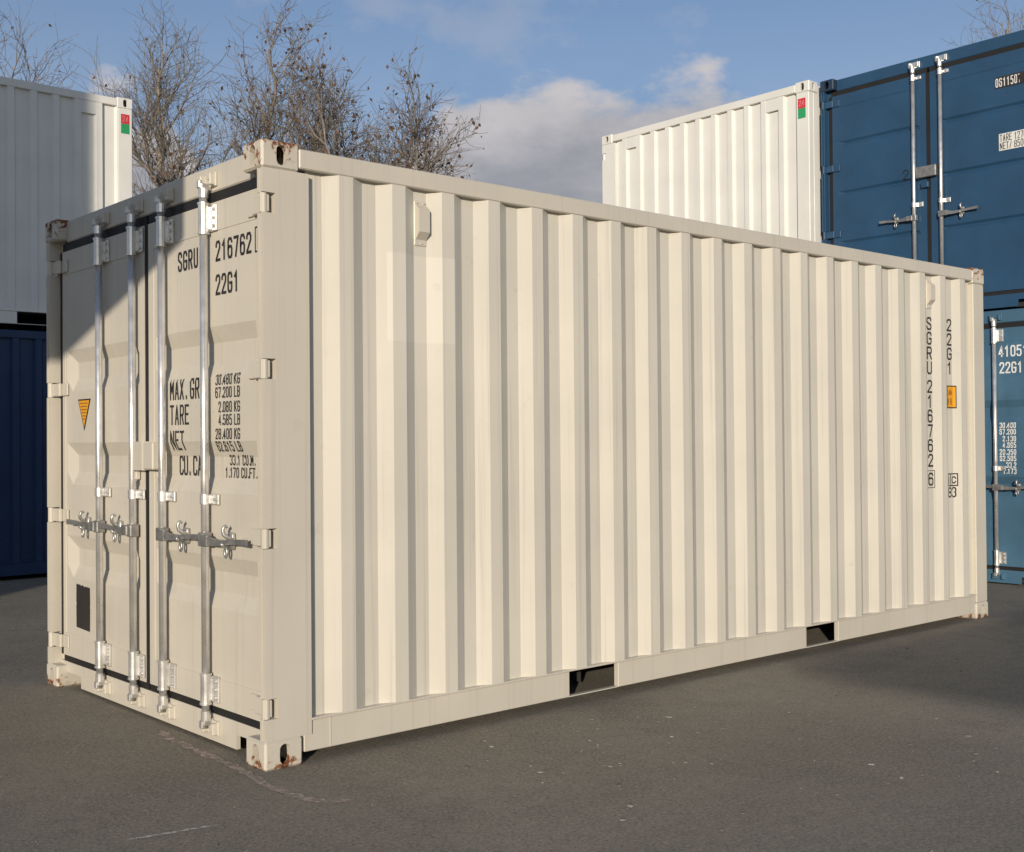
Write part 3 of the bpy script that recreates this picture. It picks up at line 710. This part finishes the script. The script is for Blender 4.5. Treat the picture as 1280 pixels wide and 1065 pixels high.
for s, z in (('30.480', 1.470), ('67.200', 1.410), ('2.130', 1.345), ('4.695', 1.285), ('28.350', 1.220), ('62.505', 1.160), ('33.2', 1.098), ('1.173', 1.040)):
    pw = .030; wid = sum(pw*(.5 if c == '.' else .55 if c == ' ' else 1) for c in s)
    mark(DB, M_whitetxt, lambda b: text(b, s, yo(.888)-wid, z, .052, .024, pw, .0075, b0))

# ================================================================== out of the picture: objects added to throw the shadows
for k, (x1, col) in enumerate(((-10.05, M_navy), (-9.5, M_blue), (-9.5, M_teal), (-9.5, M_white))):  # unseen stack, placed and raised to shade the left-hand containers
    container('shipping_container', ('navy', 'blue', 'teal', 'white')[k]+' container, '+('bottom', 'second', 'third', 'top')[k]+' of an unseen stack of four added for its shadow', 'container',
              (x1-6.058, -2.32, 2.591*k), 0, col)
door_blocker = thing('door_shadow_blocker', 'unseen slab on two columns, added to shade the upper cream container doors', 'door_shadow_blocker', (0,0,0))  # added light blocker, shaped for the shadow edge across the upper door
part('blocker_slab', door_blocker, M_conc, lambda b: b.cbox(-8.9, -3.78, -2.53, .3, 3.30, 4.25, .02))
for x in (-7.5, -8.6): part('column', door_blocker, M_steel, lambda b: b.cbox(x-.12, x+.12, -.1, .14, 0, 3.30, .01))
sg_ = thing('ground_shadow_blocker', 'unseen flat slab on two posts, added to shade the ground at the right', 'ground_shadow_blocker', (0,0,0))  # added light blocker, sized for the shadow wedge on the asphalt
part('blocker_slab', sg_, M_conc, lambda b: b.cbox(-8.1, -4.5, -19.0, -10.1, 3.0, 3.06, .01))
for y in (-14.8, -18.0): part('post', sg_, M_steel, lambda b: b.cbox(-7.0, -6.85, y-.07, y+.07, 0, 3.0, .01))

# ================================================================== trees
def tree(label, base, H, cb, stems, ang, seed, leaves, reach=.5, nb=16, dens=1.0, group='bare trees behind the containers', lsize=.076, lean=.07):
    rr = random.Random(seed)
    Tt = thing('bare_tree', label, 'tree', base, 0, group)
    trunk = MB(); tw = MB(); lf = MB(); tips = []
    def rdir(d, a):
        o = d.orthogonal().normalized(); o.rotate(Matrix.Rotation(rr.random()*2*math.pi, 3, d)); return (d*math.cos(a)+o*math.sin(a)).normalized()
    def grow(p, d, L, r, lev, mb, sides):
        n = max(3, int(L/.22)); pts = [p.copy()]; rad = [r]; seg = L/n; dirs = [d]
        wig = (.13, .17, .22, .26, .3)[lev]; d_0 = d.copy()
        for i in range(n):
            d = (d + Vector((rr.gauss(0, wig), rr.gauss(0, wig), rr.gauss(0, wig*.7))) + Vector((0, 0, (.03, .10, .09, .05, .03)[lev])) + (d_0-d)*(.20 if lev == 0 else 0)).normalized()
            p = p + d*seg; pts.append(p.copy()); rad.append(max(.0035, r*(1-(i+1)/n*.78))); dirs.append(d)
        mb.tube(pts, rad, sides, cap=False); return pts, rad, dirs
    def child(pts, rad, dirs, t):
        i = min(len(pts)-2, int(t*(len(pts)-1))); f = t*(len(pts)-1)-i
        return pts[i].lerp(pts[i+1], f), dirs[i], rad[i]
    for s in range(stems):
        d = (Vector((0, 0, 1)) + rt*(0 if stems == 1 else lean*(s-(stems-1)/2)) + fw*rr.gauss(0, .05)).normalized()
        Hs = H*(.86 if s == 0 else rr.uniform(.68, .84))
        P0 = grow(Vector((rr.gauss(0,.1)*(stems > 1), rr.gauss(0,.1)*(stems > 1), -.1)), d, Hs, .024*H/max(1, stems**.5)*.52, 0, trunk, 9)
        for k in range(int(nb*(1 if stems == 1 else .75))):
            t = cb+(1-cb)*(k+rr.random())/nb/(1 if stems == 1 else .75); t = min(.985, t)
            p, dd, r = child(*P0, t)
            L1 = H*(1-t*.86)*reach*rr.uniform(.6, 1.1)+.35
            P1 = grow(p, rdir(dd, ang*rr.uniform(.7, 1.35)), L1, r*.55, 1, trunk, 6)
            n2 = int(dens*(3+L1*4.2))
            for q in range(n2):
                p2, d2, r2 = child(*P1, .15+.83*(q+rr.random())/n2)
                L2 = (.3+L1*.38)*rr.uniform(.5, 1.15)
                P2 = grow(p2, rdir(d2, R(rr.uniform(18, 50))), L2, max(.007, r2*.6), 2, tw, 4)
                n3 = int(dens*(2+L2*5.5))
                for w_ in range(n3):
                    p3, d3, r3 = child(*P2, .12+.88*(w_+rr.random())/n3)
                    P3 = grow(p3, rdir(d3, R(rr.uniform(18, 55))), L2*rr.uniform(.3, .65)+.08, max(.005, r3*.6), 3, tw, 3)
                    tips.append((P3[0][-1], p3)); tips.append((P3[0][len(P3[0])//2], p3))
    for k in range(leaves):
        p, _ = rr.choice(tips); p = p+Vector((rr.gauss(0,.03), rr.gauss(0,.03), rr.gauss(0,.03)-.02))
        a = Vector((rr.gauss(0,1), rr.gauss(0,1), -abs(rr.gauss(0,1))-.6)).normalized(); b_ = a.orthogonal().normalized(); b_.rotate(Matrix.Rotation(rr.random()*6.28, 3, a)); c_ = a.cross(b_)
        s = lsize*rr.uniform(.6, 1.3)
        lf.add([p, p+a*s*.5+b_*s*.34+c_*s*.1, p+a*s*1.1, p+a*s*.5-b_*s*.34+c_*s*.1, p+a*s*.55], [(0,1,4),(1,2,4),(2,3,4),(3,0,4)])
    trunk.build('trunk', M_bark, Tt, smooth=True, flip=True); tw.build('crown', M_twig, Tt, smooth=True, flip=True)
    if leaves: lf.build('leaves', M_leaf, Tt, flip=True)
    return Tt
def gp(px, dep):
    d = fw + rt*((px-640)/FPX); p = CAM_POS + d*dep; return (p.x, p.y, -.05)
tree('upright bare tree with a single straight trunk and fanning branches, no leaves', gp(160, 24), 11.3, .54, 1, R(30), 4, 60, .42, 22, 1.0)
tree('tall bare tree with many crooked stems and scattered dead leaves', gp(346, 21), 10.3, .5, 2, R(32), 21, 520, .30, 24, 1.2)
tree('broad bare tree with a leaning forked stem and scattered dead leaves', gp(412, 21.5), 9.7, .48, 3, R(34), 8, 620, .32, 22, 1.15)
tree('low rounded bare tree thick with hanging brown leaves', gp(482, 20), 8.8, .45, 4, R(34), 15, 1000, .29, 18, 1.1)
tree('short twiggy tree with brown leaves between the two tall trees', gp(262, 20), 7.2, .5, 3, R(40), 31, 450, .36, 14, .9)
tree('bare tree rising behind the white container with the green sticker, outermost of the row', gp(-14, 22), 10.4, .5, 1, R(38), 17, 60, .42, 20, .9)
tree('slender bare tree with fine twigs behind the white container, taller of the two there', gp(48, 31), 12.0, .5, 2, R(24), 44, 40, .30, 16, .8)
tree('slender bare tree with fine twigs behind the white container, shorter of the two there', gp(98, 31), 11.7, .5, 2, R(26), 52, 40, .30, 16, .8)
tree('bare tree top showing above the dark blue container', gp(1276, 26), 12.6, .5, 1, R(34), 9, 30, .40, 18, .8)

# ================================================================== loose grit on the asphalt
rr = random.Random(3); gb = MB()
for k in range(420):
    x, y = rr.uniform(-2.4, 6), rr.uniform(-4.4, -.15)
    if rr.random() < .3: x, y = rr.uniform(-2.5, -.2), rr.uniform(-2.4, 3)
    s = rr.choice((.002,.003,.003,.004,.005,.007))*rr.uniform(.7, 1.2)
    vs = [Vector((rr.uniform(.6,1.2)*a*s+x, rr.uniform(.6,1.2)*b*s+y, gz(x, y)+.0005+max(0, c+.4)*s*.8)) for a, b, c in ((1,0,-.4),(0,1,-.4),(-1,0,-.4),(0,-1,-.4),(.3,.2,.7),(-.3,-.2,.6))]
    gb.add(vs, [(0,1,4),(1,2,5),(1,5,4),(2,3,5),(3,0,4),(3,4,5),(0,3,2,1)])
cl = [(rr.uniform(-1.5, 5), rr.uniform(-3.6, -.4)) for _ in range(14)]
for k in range(240):                                        # flat chips of paint and stone, lying in loose clusters
    cx, cy = rr.choice(cl); x, y = cx+rr.gauss(0, .35), cy+rr.gauss(0, .35)
    if rr.random() < .3: x, y = rr.uniform(-2.2, 5.5), rr.uniform(-4, -.2)
    if y > -.1 and -.2 < x < 6.2: continue
    s = rr.choice((.004,.005,.006,.008,.011,.015))*rr.uniform(.7, 1.2); a0 = rr.random()*6.28; el_ = rr.uniform(.35, 1)
    ring = []
    for i in range(6):
        a = i/6*6.28; q = rr.uniform(.65, 1.15); u_, v_ = math.cos(a)*s*q, math.sin(a)*s*q*el_
        ring.append((x+u_*math.cos(a0)-v_*math.sin(a0), y+u_*math.sin(a0)+v_*math.cos(a0)))
    z_ = gz(x, y); hgt = .0015+s*.22
    gb.add([(p[0], p[1], z_+.0003) for p in ring]+[(x+(p[0]-x)*.8, y+(p[1]-y)*.8, z_+hgt) for p in ring], [(i, (i+1) % 6, 6+(i+1) % 6, 6+i) for i in range(6)]+[tuple(range(6, 12))])
gr = gb.build('grit', mat('pale grit', (.25,.235,.20), .85, var=.5, vscale=3), None); gr['kind'] = 'stuff'
gr['label'] = 'loose pale grit scattered over the asphalt'; gr['category'] = 'grit'
